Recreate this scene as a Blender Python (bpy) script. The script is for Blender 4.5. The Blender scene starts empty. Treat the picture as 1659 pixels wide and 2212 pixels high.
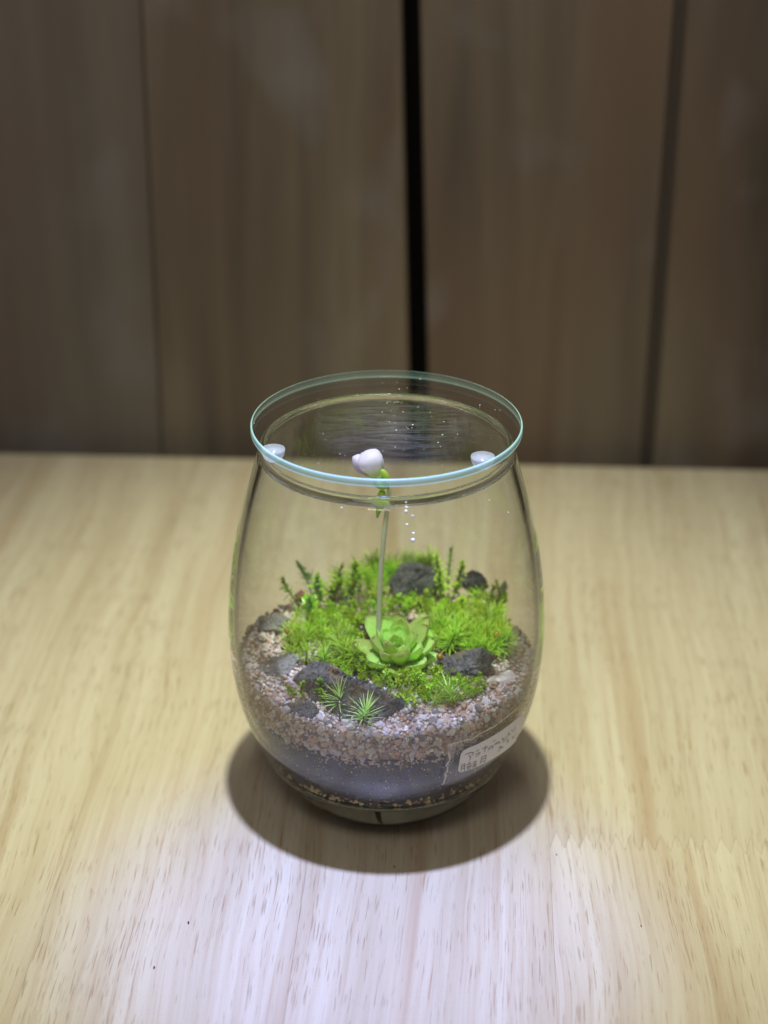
import bpy, math, random
import numpy as np
from mathutils import Vector, Matrix, noise

random.seed(7); RNG = np.random.RandomState(7)
SC = bpy.context.scene
COL = SC.collection
MM = 0.001
PI = math.pi

# ------------------------------------------------------------------ camera, world, lamps, exposure
F_PX, CX, CY = 4000.0, 829.5, 1106.0
PITCH = math.radians(26.5)
CAM = Vector((-0.75, -495.0, 346.0))            # millimetres
cam = bpy.data.cameras.new('camera'); camo = bpy.data.objects.new('camera', cam); COL.objects.link(camo)
camo.location = CAM * MM
camo.rotation_euler = (PI / 2 - PITCH, 0, 0)
cam.sensor_fit = 'VERTICAL'; cam.sensor_height = 24.0; cam.lens = 24.0 * F_PX / 2212.0
cam.clip_start = 0.02; cam.clip_end = 20
cam.dof.use_dof = True; cam.dof.focus_distance = 0.534; cam.dof.aperture_fstop = 5.2
SC.camera = camo

world = bpy.data.worlds.new('World'); SC.world = world; world.use_nodes = True
bg = world.node_tree.nodes['Background']
bg.inputs[0].default_value = (0.88, 0.77, 0.71, 1); bg.inputs[1].default_value = 0.31

def lamp(name, kind, loc, energy, color, radius, target=None, size=None, blend=None):
    l = bpy.data.lights.new(name, kind); o = bpy.data.objects.new(name, l); COL.objects.link(o)
    o.location = Vector(loc) * MM; l.energy = energy; l.color = color; l.shadow_soft_size = radius * MM
    if target is not None:
        d = Vector(target) - Vector(loc)
        o.rotation_euler = d.to_track_quat('-Z', 'Y').to_euler()
    if size: l.spot_size = math.radians(size); l.spot_blend = blend
    return o
LAMP = (-7, -85, 760)
lamp('lamp_core', 'SPOT', LAMP, 50.0, (0.03, 0.11, 1.0), 17, (-8, -72, 0), 15.5, 1.0)
lamp('lamp_halo', 'SPOT', LAMP, 37.5, (0.97, 1.0, 0.76), 17, (0, 44, 0), 41, 1.0)
lamp('wall_fill', 'POINT', (25, 105, 540), 2.5, (1.0, 0.94, 0.82), 50)  # added fill near the planks, brightens them towards the top; no known source
fill_o = lamp('front_fill', 'AREA', (-60, -430, 580), 1.05, (1.0, 0.93, 0.86), 0, (0, 0, 40)); fill_o.data.size = .16  # added soft fill from the camera side, lifts the front sand and jar shadow

SC.view_settings.view_transform = 'Standard'; SC.view_settings.look = 'None'
SC.view_settings.exposure = 0.0; SC.view_settings.gamma = 1.0
cy = SC.cycles
cy.use_denoising = True
cy.max_bounces = 12; cy.transparent_max_bounces = 40; cy.transmission_bounces = 10; cy.glossy_bounces = 6; cy.diffuse_bounces = 4
cy.caustics_reflective = False; cy.caustics_refractive = False
cy.sample_clamp_indirect = 3.0

# ------------------------------------------------------------------ pixel -> place helpers (photo seen at 1659 x 2212)
FWD = Vector((0, math.cos(PITCH), -math.sin(PITCH))); UP = Vector((0, math.sin(PITCH), math.cos(PITCH))); RIGHT = Vector((1, 0, 0))
def ray(px, py):
    return (FWD + RIGHT * ((px - CX) / F_PX) + UP * ((CY - py) / F_PX))
def on_z(px, py, z):
    d = ray(px, py); return CAM + d * ((z - CAM.z) / d.z)
def on_y(px, py, y):
    d = ray(px, py); return CAM + d * ((y - CAM.y) / d.y)

PROF = [(0, 0.4), (17.5, 0.5), (22.5, 1.6), (27.4, 4.6), (32.7, 9.8), (37.6, 16.5), (41.5, 25), (45.0, 34), (47.4, 45), (48.5, 59), (48.1, 71), (46.3, 86), (43.1, 101), (40.0, 112), (37.4, 121)]
_pz = np.array([p[1] for p in PROF[1:]], float); _pr = np.array([p[0] for p in PROF[1:]], float)
def _spline(z):
    # cubic hermite through the profile points
    z = float(min(max(z, _pz[0]), _pz[-1])); i = int(np.searchsorted(_pz, z) - 1); i = min(max(i, 0), len(_pz) - 2)
    def sl(k):
        if k == 0: return (_pr[1] - _pr[0]) / (_pz[1] - _pz[0])
        if k == len(_pz) - 1: return (_pr[-1] - _pr[-2]) / (_pz[-1] - _pz[-2])
        return (_pr[k + 1] - _pr[k - 1]) / (_pz[k + 1] - _pz[k - 1])
    h = _pz[i + 1] - _pz[i]; t = (z - _pz[i]) / h
    a, b = _pr[i], _pr[i + 1]; ma, mb = sl(i) * h, sl(i + 1) * h
    return (2*t**3-3*t*t+1)*a + (t**3-2*t*t+t)*ma + (-2*t**3+3*t*t)*b + (t**3-t*t)*mb
_zt = np.linspace(0.5, 121, 500); _rt = np.array([_spline(z) for z in _zt])
def rout(z): return float(np.interp(z, _zt, _rt))
WALLT = 1.5
def rin(z): return rout(z) - WALLT
def on_glass(px, py, off=0.0):
    d = ray(px, py); lo = None
    t = 380.0
    while t < 640:
        p = CAM + d * t
        if 0.5 < p.z < 121 and math.hypot(p.x, p.y) < rout(p.z) + off:
            a, b = t - 1.0, t
            for _ in range(24):
                m = (a + b) / 2; q = CAM + d * m
                if 0.5 < q.z < 121 and math.hypot(q.x, q.y) < rout(q.z) + off: b = m
                else: a = m
            return CAM + d * b
        t += 1.0
    return None

# ------------------------------------------------------------------ object helpers
def link(o, parent=None):
    COL.objects.link(o)
    if parent is not None: o.parent = parent
    return o
def mesh(name, V, Fc, mat=None, smooth=False, mats=None, fmat=None):
    me = bpy.data.meshes.new(name)
    me.from_pydata([(v[0]*MM, v[1]*MM, v[2]*MM) for v in V], [], Fc)
    for m in (mats or ([mat] if mat else [])): me.materials.append(m)
    if fmat is not None: me.polygons.foreach_set('material_index', np.asarray(fmat, np.int32))
    if smooth: me.polygons.foreach_set('use_smooth', np.ones(len(me.polygons), bool))
    me.update(); return me
def obj(name, me, parent=None, loc=None, rot=None):
    o = bpy.data.objects.new(name, me); link(o, parent)
    if loc is not None: o.location = Vector(loc) * MM
    if rot is not None: o.rotation_euler = rot
    return o
def tag(o, label=None, cat=None, group=None, kind=None):
    if label: o['label'] = label
    if cat: o['category'] = cat
    if group: o['group'] = group
    if kind: o['kind'] = kind
    return o
def thing(name, label, cat, loc=(0, 0, 0), rot=(0, 0, 0), group=None):
    o = bpy.data.objects.new(name, None); o.empty_display_size = 0.005; link(o)
    o.location = Vector(loc) * MM; o.rotation_euler = rot
    return tag(o, label, cat, group)
def lathe(pts, n=128, close=False):
    V, Fc = [], []
    m = len(pts)
    for (r, z) in pts:
        for k in range(n):
            a = 2*PI*k/n; V.append((r*math.cos(a), r*math.sin(a), z))
    for i in range(m if close else m-1):
        j = (i+1) % m
        for k in range(n):
            k2 = (k+1) % n
            Fc.append((i*n+k, i*n+k2, j*n+k2, j*n+k))
    return V, Fc
def tube(pts, radii, n=10, cap=True):
    V, Fc = [], []
    prev = None
    for i, p in enumerate(pts):
        p = Vector(p)
        t = (Vector(pts[min(i+1, len(pts)-1)]) - Vector(pts[max(i-1, 0)])).normalized()
        ref = prev if prev is not None else (Vector((1, 0, 0)) if abs(t.x) < .9 else Vector((0, 1, 0)))
        u = (ref - t*ref.dot(t)).normalized(); v = t.cross(u); prev = u
        for k in range(n):
            a = 2*PI*k/n; V.append(p + (u*math.cos(a) + v*math.sin(a))*radii[i])
    for i in range(len(pts)-1):
        for k in range(n):
            k2 = (k+1) % n; Fc.append((i*n+k, i*n+k2, (i+1)*n+k2, (i+1)*n+k))
    if cap:
        Fc.append(tuple(range(n))[::-1]); Fc.append(tuple(range((len(pts)-1)*n, len(pts)*n)))
    return V, Fc

# ------------------------------------------------------------------ material helpers
class NT:
    def __init__(s, name):
        s.m = bpy.data.materials.new(name); s.m.use_nodes = True; s.t = s.m.node_tree; s.t.nodes.clear()
        s.out = s.t.nodes.new('ShaderNodeOutputMaterial')
    def n(s, kind, **kw):
        nd = s.t.nodes.new('ShaderNode' + kind)
        for k, v in kw.items(): setattr(nd, k, v)
        return nd
    def l(s, a, b): s.t.links.new(a, b)
    def val(s, sock, v):
        if hasattr(v, 'is_output'): s.l(v, sock)
        else: sock.default_value = v
    def math(s, op, a, b=None, clamp=False):
        nd = s.n('Math', operation=op, use_clamp=clamp); s.val(nd.inputs[0], a)
        if b is not None: s.val(nd.inputs[1], b)
        return nd.outputs[0]
    def mix(s, f, a, b, mode='MIX'):
        nd = s.n('Mix', data_type='RGBA', blend_type=mode); s.val(nd.inputs[0], f)
        for i, v in ((6, a), (7, b)):
            s.val(nd.inputs[i], v if hasattr(v, 'is_output') else (v[0], v[1], v[2], 1))
        return nd.outputs[2]
    def ramp(s, f, stops, interp='LINEAR'):
        nd = s.n('ValToRGB'); nd.color_ramp.interpolation = interp; s.l(f, nd.inputs[0])
        el = nd.color_ramp.elements
        while len(el) < len(stops): el.new(0.5)
        for e, (p, c) in zip(el, stops):
            e.position = p; e.color = (c, c, c, 1) if isinstance(c, (int, float)) else (c[0], c[1], c[2], 1)
        return nd.outputs[0]
    def obj_coord(s): return s.n('TexCoord').outputs['Object']
    def mapping(s, v, scale=(1, 1, 1), loc=(0, 0, 0), rot=(0, 0, 0)):
        nd = s.n('Mapping'); s.l(v, nd.inputs[0]); s.val(nd.inputs['Scale'], scale); s.val(nd.inputs['Location'], loc); s.val(nd.inputs['Rotation'], rot); return nd.outputs[0]
    def noise(s, v, scale, detail=3, rough=.5, dist=0):
        nd = s.n('TexNoise'); s.l(v, nd.inputs['Vector']); nd.inputs['Scale'].default_value = scale
        nd.inputs['Detail'].default_value = detail; nd.inputs['Roughness'].default_value = rough; nd.inputs['Distortion'].default_value = dist
        return nd.outputs['Fac']
    def bump(s, h, dist, strength=1.0):
        nd = s.n('Bump'); s.l(h, nd.inputs['Height']); nd.inputs['Distance'].default_value = dist; nd.inputs['Strength'].default_value = strength; return nd.outputs[0]
    def bsdf(s, color, rough=.5, spec=.5, normal=None, **kw):
        nd = s.n('BsdfPrincipled'); s.val(nd.inputs['Base Color'], color if hasattr(color, 'is_output') else (*color[:3], 1))
        s.val(nd.inputs['Roughness'], rough); nd.inputs['Specular IOR Level'].default_value = spec
        if normal is not None: s.l(normal, nd.inputs['Normal'])
        for k, v in kw.items(): s.val(nd.inputs[k.replace('_', ' ')], v)
        return nd.outputs[0]
    def done(s, sh): s.l(sh, s.out.inputs[0]); return s.m
    def mixsh(s, f, a, b):
        nd = s.n('MixShader'); s.val(nd.inputs[0], f); s.l(a, nd.inputs[1]); s.l(b, nd.inputs[2]); return nd.outputs[0]

def rnd(s):   # per-object random number
    return s.n('ObjectInfo').outputs['Random']

def thin_glass(name, tint, edge, rough=0.008, f0=0.045, streak=False, graze=None, solid=None):
    s = NT(name)
    lw = s.n('LayerWeight'); lw.inputs['Blend'].default_value = 0.5
    f = lw.outputs['Facing']
    f5 = s.math('POWER', f, 5.0)
    fr = s.math('MULTIPLY_ADD', f5, (1 - f0) if graze is None else graze); s.t.nodes[-1].inputs[2].default_value = f0
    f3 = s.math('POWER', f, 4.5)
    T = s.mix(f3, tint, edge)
    tr = s.n('BsdfTransparent'); s.l(T, tr.inputs[0])
    gl = s.n('BsdfGlossy'); gl.inputs['Roughness'].default_value = rough
    sh = s.mixsh(fr, tr.outputs[0], gl.outputs[0])
    if solid:      # seen edge-on the wall is thick: it bends light like solid glass
        g = s.n('BsdfGlass'); g.inputs['IOR'].default_value = 1.5; g.inputs['Color'].default_value = (.95, .96, .94, 1)
        sh = s.mixsh(s.ramp(f, [(solid, 0), (solid + .14, 1)]), sh, g.outputs[0])
    if streak:
        c = s.obj_coord()
        nz = s.noise(s.mapping(c, (150, 150, 25)), 1.0, 5, .65)
        k = s.ramp(nz, [(.48, 0), (.8, .085)])
        df = s.n('BsdfDiffuse'); df.inputs[0].default_value = (.7, .7, .66, 1)
        tl = s.n('BsdfTranslucent'); tl.inputs[0].default_value = (.7, .7, .66, 1)
        sh = s.mixsh(k, sh, s.mixsh(.5, df.outputs[0], tl.outputs[0]))
    return s.done(sh)
def lid_glass():
    s = NT('lid_glass'); lw = s.n('LayerWeight'); lw.inputs['Blend'].default_value = .5
    f5 = s.math('POWER', lw.outputs['Facing'], 5.0)
    fr = s.math('MULTIPLY_ADD', f5, .95); s.t.nodes[-1].inputs[2].default_value = .05
    tr = s.n('BsdfTransparent'); tr.inputs[0].default_value = (.972, .985, .982, 1)
    gl = s.n('BsdfGlossy'); gl.inputs['Roughness'].default_value = .012
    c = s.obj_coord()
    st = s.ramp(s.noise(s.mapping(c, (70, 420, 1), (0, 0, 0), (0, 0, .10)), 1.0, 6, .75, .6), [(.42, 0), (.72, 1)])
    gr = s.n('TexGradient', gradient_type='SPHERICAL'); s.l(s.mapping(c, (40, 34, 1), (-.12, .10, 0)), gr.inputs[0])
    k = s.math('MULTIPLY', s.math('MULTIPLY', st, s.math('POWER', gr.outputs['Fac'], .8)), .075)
    df = s.n('BsdfDiffuse'); df.inputs[0].default_value = (.62, .66, .8, 1)  # hazy scratches, with the lamp's bluish glint put into their colour
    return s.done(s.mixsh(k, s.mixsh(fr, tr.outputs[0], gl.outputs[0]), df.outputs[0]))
def real_glass(name, col, rough=0.0, clear=0):
    s = NT(name); g = s.n('BsdfGlass'); g.inputs['Color'].default_value = (*col, 1); g.inputs['IOR'].default_value = 1.5; g.inputs['Roughness'].default_value = rough
    sh = g.outputs[0]
    if clear: sh = s.mixsh(clear, sh, s.n('BsdfTransparent').outputs[0])
    return s.done(sh)

def wood_table(name='pale_wood', gain=1.0):
    s = NT(name)
    c = s.obj_coord(); r = rnd(s)
    off = s.n('CombineXYZ'); s.l(s.math('MULTIPLY', r, 37.0), off.inputs[0]); s.l(s.math('MULTIPLY', r, 11.0), off.inputs[1])
    va = s.n('VectorMath', operation='ADD'); s.l(c, va.inputs[0]); s.l(off.outputs[0], va.inputs[1]); v = va.outputs[0]
    # slow wander so the grain is not ruler straight
    wob = s.noise(s.mapping(v, (8, 6, 1)), 1.0, 2)
    wv = s.n('CombineXYZ'); s.l(s.math('MULTIPLY', s.math('SUBTRACT', wob, .5), .016), wv.inputs[0])
    vb = s.n('VectorMath', operation='ADD'); s.l(v, vb.inputs[0]); s.l(wv.outputs[0], vb.inputs[1]); v = vb.outputs[0]
    broad = s.noise(s.mapping(v, (60, 3, 1)), 1.0, 4, .55)
    fine = s.noise(s.mapping(v, (420, 9, 1)), 1.0, 3, .6)
    col = s.ramp(broad, [(.28, (.34, .300, .222)), (.45, (.385, .352, .270)), (.62, (.42, .395, .315)), (.8, (.355, .310, .230))])
    col = s.mix(s.math('MULTIPLY', s.ramp(fine, [(.42, 0), (.72, 1)]), .42), col, (.26, .19, .11))
    streak = s.ramp(s.noise(s.mapping(v, (130, 2.2, 1), (3.3, 1.7, 0)), 1.0, 2, .5), [(.55, 0), (.72, .6)])
    col = s.mix(streak, col, (.27, .185, .11))
    tone = s.ramp(r, [(0, (.90, .87, .80)), (.5, (1, .98, .95)), (1, (1.0, 1.0, 1.0))])
    col = s.mix(1.0, col, tone, 'MULTIPLY')
    if gain != 1: col = s.mix(1.0, col, (gain, gain, gain*1.02), 'MULTIPLY')
    # open pores: short dark dashes along the grain
    p1 = s.noise(s.mapping(v, (1900, 75, 1)), 1.0, 2.0, .5)
    zone = s.noise(s.mapping(v, (55, 10, 1), (9, 2, 0)), 1.0, 2, .5)
    pth = s.math('SUBTRACT', p1, s.math('MULTIPLY', s.math('SUBTRACT', .56, zone), .30))
    pore = s.ramp(pth, [(.59, 0), (.66, 1)])
    p2 = s.noise(s.mapping(v, (1100, 42, 1), (5, 5, 0)), 1.0, 2.0, .5)
    pore2 = s.ramp(s.math('SUBTRACT', p2, s.math('MULTIPLY', s.math('SUBTRACT', .56, zone), .22)), [(.655, 0), (.70, 1)])
    col = s.mix(s.math('MULTIPLY', pore, .55), col, (.19, .125, .07))
    col = s.mix(s.math('MULTIPLY', pore2, .6), col, (.22, .135, .07))
    grit = s.noise(s.mapping(c, (2600, 1500, 1)), 1.0, 3, .7)
    col = s.mix(s.ramp(grit, [(.35, .16), (.65, 0)]), col, (.22, .18, .13))
    lines = s.noise(s.mapping(v, (1500, 14, 1), (2, 7, 0)), 1.0, 2, .5)
    col = s.mix(s.ramp(lines, [(.60, 0), (.72, .45)]), col, (.25, .17, .10))
    grime = s.ramp(s.noise(s.mapping(c, (90, 60, 1)), 1.0, 6, .7), [(.60, 0), (.78, .35)])
    speck = s.ramp(s.noise(s.mapping(c, (900, 700, 1)), 1.0, 2, .5), [(.70, 0), (.76, 1)])
    col = s.mix(s.math('MULTIPLY', grime, speck), col, (.10, .08, .06))
    chat = s.noise(s.mapping(v, (35, 900, 1)), 1.0, 2, .5)
    hgt = s.math('ADD', s.math('MULTIPLY', pore, -.6), s.math('ADD', s.math('MULTIPLY', fine, .5), s.math('MULTIPLY', chat, .8)))
    nrm = s.bump(hgt, .00012, .5)
    rg = s.ramp(broad, [(.3, .36), (.7, .46)])
    sh = s.bsdf(col, rg, .5, nrm, Coat_Weight=.35, Coat_Roughness=.30)
    return s.done(sh)

def wood_wall(name='dark_stained_plank', cool=0):
    s = NT(name)
    c = s.obj_coord(); r = rnd(s)
    off = s.n('CombineXYZ'); s.l(s.math('MULTIPLY', r, 23.0), off.inputs[0]); s.l(s.math('MULTIPLY', r, 7.0), off.inputs[2])
    va = s.n('VectorMath', operation='ADD'); s.l(c, va.inputs[0]); s.l(off.outputs[0], va.inputs[1]); v = va.outputs[0]
    broad = s.noise(s.mapping(v, (26, 1, 2.2)), 1.0, 4, .55, .4)
    fine = s.noise(s.mapping(v, (140, 1, 5)), 1.0, 3, .6)
    col = s.ramp(broad, [(.30, (.042, .033, .025)), (.45, (.082, .066, .048)), (.58, (.122, .101, .072)), (.72, (.070, .050, .036))])
    col = s.mix(s.math('MULTIPLY', s.ramp(fine, [(.4, 0), (.7, 1)]), .35), col, (.07, .055, .045))
    red = s.ramp(s.noise(s.mapping(v, (14, 1, 3), (4, 0, 2)), 1.0, 2), [(.48, 0), (.66, .6)])
    col = s.mix(red, col, (.098, .062, .042))
    haze = s.ramp(s.noise(s.mapping(v, (20, 1, 14), (1, 0, 6)), 1.0, 2, .5), [(.58, 0), (.76, .42)])
    col = s.mix(haze, col, (.17, .17, .185))
    if cool: col = s.mix(cool, col, (.100, .098, .104))
    sh = s.bsdf(col, .55, .4, s.bump(fine, .0004, .5))
    return s.done(sh)

def rock_mat(name, a, b, rust, gl=.3, sc=500):
    s = NT(name); c = s.obj_coord()
    n1 = s.noise(c, sc * .45, 6, .65); n2 = s.noise(c, sc * 2.4, 5, .7); n3 = s.noise(s.mapping(c, (1, 1, 1), (.3, .1, .7)), sc * .32, 3, .55)
    col = s.mix(s.ramp(s.math('ADD', s.math('MULTIPLY', n1, .55), s.math('MULTIPLY', n2, .45)), [(.40, 0), (.60, 1)]), a, b)
    col = s.mix(s.ramp(n2, [(.50, 0), (.70, .5)]), col, (.27, .27, .25))
    col = s.mix(s.ramp(n3, [(.56, 0), (.68, .75)]), col, rust)
    h = s.math('ADD', s.math('MULTIPLY', n1, 1.3), s.math('MULTIPLY', n2, .9))
    rg = s.ramp(n2, [(.35, gl), (.65, .65)])
    return s.done(s.bsdf(col, rg, .6, s.bump(h, .0016, 1.0)))

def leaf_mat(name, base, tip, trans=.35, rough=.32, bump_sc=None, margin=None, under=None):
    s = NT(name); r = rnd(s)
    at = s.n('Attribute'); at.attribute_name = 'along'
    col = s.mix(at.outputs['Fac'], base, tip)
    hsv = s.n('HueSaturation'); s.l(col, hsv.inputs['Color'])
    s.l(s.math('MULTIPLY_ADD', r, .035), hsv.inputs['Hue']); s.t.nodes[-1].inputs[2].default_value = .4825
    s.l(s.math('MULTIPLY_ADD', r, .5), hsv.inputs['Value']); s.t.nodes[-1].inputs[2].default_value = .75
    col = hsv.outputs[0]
    nrm = None
    if margin is not None:
        am = s.n('Attribute'); am.attribute_name = 'margin'
        col = s.mix(s.math('MULTIPLY', am.outputs['Fac'], .34, True), col, margin)
    if bump_sc:
        b = s.noise(s.obj_coord(), bump_sc, 2, .5); nrm = s.bump(b, .00025, .6)
        col = s.mix(s.ramp(b, [(.5, 0), (.75, .35)]), col, (.42, .62, .30))
    p = s.bsdf(col, rough, .5, nrm)
    tl = s.n('BsdfTranslucent'); s.l(col, tl.inputs[0])
    return s.done(s.mixsh(trans, p, tl.outputs[0]))

def plain(name, col, rough=.5, spec=.5, trans=0, var=0, bump=None, **kw):
    s = NT(name); c = col; nrm = None
    if var or bump: n1 = s.noise(s.obj_coord(), 900 if not bump else bump[0], 4, .6)
    if var: c = s.mix(n1, [x * (1 - var) for x in col], [min(1, x * (1 + var)) for x in col])
    if bump: nrm = s.bump(n1, bump[1], .8)
    sh = s.bsdf(c, rough, spec, nrm, **kw)
    if trans:
        tl = s.n('BsdfTranslucent'); s.val(tl.inputs[0], c if hasattr(c, 'is_output') else (*col, 1)); sh = s.mixsh(trans, sh, tl.outputs[0])
    return s.done(sh)

M = {}
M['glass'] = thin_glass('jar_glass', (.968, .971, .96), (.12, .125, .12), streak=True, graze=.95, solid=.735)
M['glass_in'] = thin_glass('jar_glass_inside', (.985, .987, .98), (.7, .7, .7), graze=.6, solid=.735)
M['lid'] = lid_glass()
def lid_edge():
    s = NT('ground_glass_edge'); p = s.bsdf((.50, .86, .86), .25, .5); t = s.n('BsdfTranslucent'); t.inputs[0].default_value = (.50, .86, .86, 1)
    return s.done(s.mixsh(s.math('MULTIPLY_ADD', s.n('NewGeometry').outputs['Backfacing'], .5), s.mixsh(.5, p, t.outputs[0]), s.n('BsdfTransparent').outputs[0]))
M['lid_edge'] = lid_edge()
for n_ in M['lid_edge'].node_tree.nodes:
    if n_.type == 'MATH': n_.inputs[2].default_value = .30
M['rim'] = real_glass('rim_glass', (.96, .98, .96), 0, .22)
M['base'] = real_glass('base_glass', (.76, .79, .77))
def silicone():
    s = NT('clear_silicone'); p = s.bsdf((.80, .84, .95), .12, .6); t = s.n('BsdfTranslucent'); t.inputs[0].default_value = (.80, .84, .95, 1)
    return s.done(s.mixsh(.35, s.mixsh(.5, p, t.outputs[0]), s.n('BsdfTransparent').outputs[0]))
M['silicone'] = silicone()
M['table'] = wood_table(); M['table_light'] = wood_table('pale_wood_light', 1.035); M['table_deep'] = wood_table('pale_wood_deep', .965); M['wall'] = wood_wall(); M['wall_cool'] = wood_wall('greyed_plank', .32)
M['dark'] = plain('dark_backing', (.012, .011, .010), .9, .1)
M['groove'] = plain('groove_wood', (.038, .031, .024), .7, .3)
M['soil'] = plain('dark_soil', (.022, .018, .014), .6, .4, 0, .5, (900, .0006))
M['crumb'] = plain('tan_crumb', (.50, .39, .22), .6, .4, 0, .35)
M['paper'] = plain('sticker_paper', (.58, .575, .56), .55, .3)
M['ink'] = plain('pencil_ink', (.17, .17, .175), .5, .3)
M['tape_edge'] = plain('tape_edge', (.82, .78, .70), .4, .4, .4)
M['film'] = thin_glass('tape_film', (.93, .93, .91), (.75, .75, .72), .12, .05)
M['droplet'] = plain('bright_droplet', (.88, .89, .84), .06, .8, .3)
M['dust'] = plain('pale_dust', (.82, .82, .80), .6, .3, .3)
M['rock_dark'] = rock_mat('dark_slate', (.035, .036, .034), (.155, .155, .145), (.20, .15, .08))
M['rock_brown'] = rock_mat('rusty_slate', (.035, .033, .028), (.16, .15, .125), (.24, .15, .06), .28)
M['rock_black'] = rock_mat('black_stone', (.035, .04, .048), (.135, .15, .17), (.15, .14, .10), .28)
M['rock_grey'] = rock_mat('pale_grey_stone', (.16, .155, .15), (.32, .31, .30), (.26, .20, .13), .4)
GR = [('lilac_quartz', (.78, .73, .77), .55), ('clear_quartz', (.86, .83, .81), .6), ('pink_grain', (.70, .54, .46), .4), ('beige_grain', (.70, .61, .50), .4),
      ('white_grain', (.80, .78, .74), .2), ('dark_grain', (.17, .155, .15), .1), ('orange_grain', (.50, .32, .20), .3)]
GM = [plain(n, c, .16, .5, t, .22, (700, .0003)) for n, c, t in GR]
GW = np.array([.12, .22, .20, .20, .06, .10, .10]); GW /= GW.sum()
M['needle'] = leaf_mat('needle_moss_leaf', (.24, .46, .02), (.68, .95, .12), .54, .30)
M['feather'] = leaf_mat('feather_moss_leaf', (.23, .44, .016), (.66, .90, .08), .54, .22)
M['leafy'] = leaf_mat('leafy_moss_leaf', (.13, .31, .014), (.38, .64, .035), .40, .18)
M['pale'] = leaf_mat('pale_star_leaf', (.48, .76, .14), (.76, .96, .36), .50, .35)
M['stem'] = plain('moss_stem', (.09, .085, .022), .5, .4, .2)
M['capsule'] = plain('orange_capsule', (.27, .14, .02), .15, .6, .35)
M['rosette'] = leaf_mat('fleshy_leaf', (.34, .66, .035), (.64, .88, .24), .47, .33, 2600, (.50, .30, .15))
M['petal'] = plain('lavender_petal', (.93, .91, .98), .5, .3, .55)
M['petal_side'] = plain('violet_petal', (.80, .75, .95), .5, .3, .5)
def corolla():
    s = NT('corolla'); at = s.n('Attribute'); at.attribute_name = 'along'
    n1 = s.noise(s.mapping(s.obj_coord(), (1500, 1500, 300)), 1.0, 3, .5)
    f = s.math('ADD', at.outputs['Fac'], s.math('MULTIPLY', s.math('SUBTRACT', n1, .5), .22))
    col = s.ramp(f, [(.30, (.60, .82, .22)), (.54, (.80, .90, .58)), (.68, (.88, .86, .95)), (.95, (.86, .82, .96))])
    p = s.bsdf(col, .5, .3); t = s.n('BsdfTranslucent'); s.l(col, t.inputs[0]); return s.done(s.mixsh(.5, p, t.outputs[0]))
M['corolla'] = corolla()
M['fl_tube'] = plain('pale_green_tube', (.80, .89, .62), .45, .4, .55, .3)
M['calyx'] = plain('green_calyx', (.55, .78, .10), .4, .4, .5, .3, (3500, .0002))
M['stalk'] = plain('translucent_stalk', (.66, .72, .48), .3, .5, .45)

# ------------------------------------------------------------------ table of glued staves
YAW = math.radians(-3.0)
table = thing('wooden_table', 'pale varnished wooden table of glued staves under the jar', 'table', (0, 0, 0), (0, 0, YAW))
RZ = Matrix.Rotation(-YAW, 3, 'Z')
def tl(px, py): return RZ @ on_z(px, py, 0)
xa, xb = tl(652, 1940).x, tl(1192, 1940).x
W = xb - xa
BACK = (tl(830, 998)).y; FRONT = -640
def stave(poly, name='stave', mat='table'):
    """a board from a top outline, 28 mm thick, with a fine chamfer along its upper edge"""
    n = len(poly); c = Vector((sum(p[0] for p in poly)/n, sum(p[1] for p in poly)/n))
    V, Fc = [], []
    ins = []
    for i, p in enumerate(poly):
        a, b = Vector(poly[i-1]), Vector(poly[(i+1) % n]); q = Vector(p)
        e1 = (q-a).normalized(); e2 = (b-q).normalized(); nn = Vector((-(e1.y+e2.y), e1.x+e2.x))
        if nn.length < 1e-6: nn = Vector((-e1.y, e1.x))
        nn.normalize(); ins.append(q + nn * .05)
    V += [(p.x, p.y, 0) for p in ins] + [(p[0], p[1], -.05) for p in poly] + [(p[0], p[1], -28) for p in poly]
    Fc.append(tuple(range(n)))
    for i in range(n):
        j = (i+1) % n
        Fc.append((i, n+i, n+j, j)); Fc.append((n+i, 2*n+i, 2*n+j, n+j))
    Fc.append(tuple(range(2*n, 3*n))[::-1])
    return obj(name, mesh(name, V, Fc, M[mat]), table)
G = .02
finger_y = tl(1450, 1822).y
for k in range(-8, 8):
    x0, x1 = xa + k*W + G, xa + (k+1)*W - G
    if k == 1:
        pts = []; p = 4.4; nt = int((x1-x0)/p); p = (x1-x0)/nt
        for i in range(nt):
            pts += [(x0+i*p, finger_y-4.2), (x0+(i+.5)*p, finger_y+4.2)]
        pts.append((x1, finger_y-4.2))
        stave([(x0, FRONT), (x1, FRONT)] + [(a, b-.06) for a, b in pts[::-1]], mat='table_light')
        stave([(a, b+.06) for a, b in pts] + [(x1, BACK), (x0, BACK)], mat='table_deep')
    else:
        stave([(x0, FRONT), (x1, FRONT), (x1, BACK), (x0, BACK)])

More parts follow.
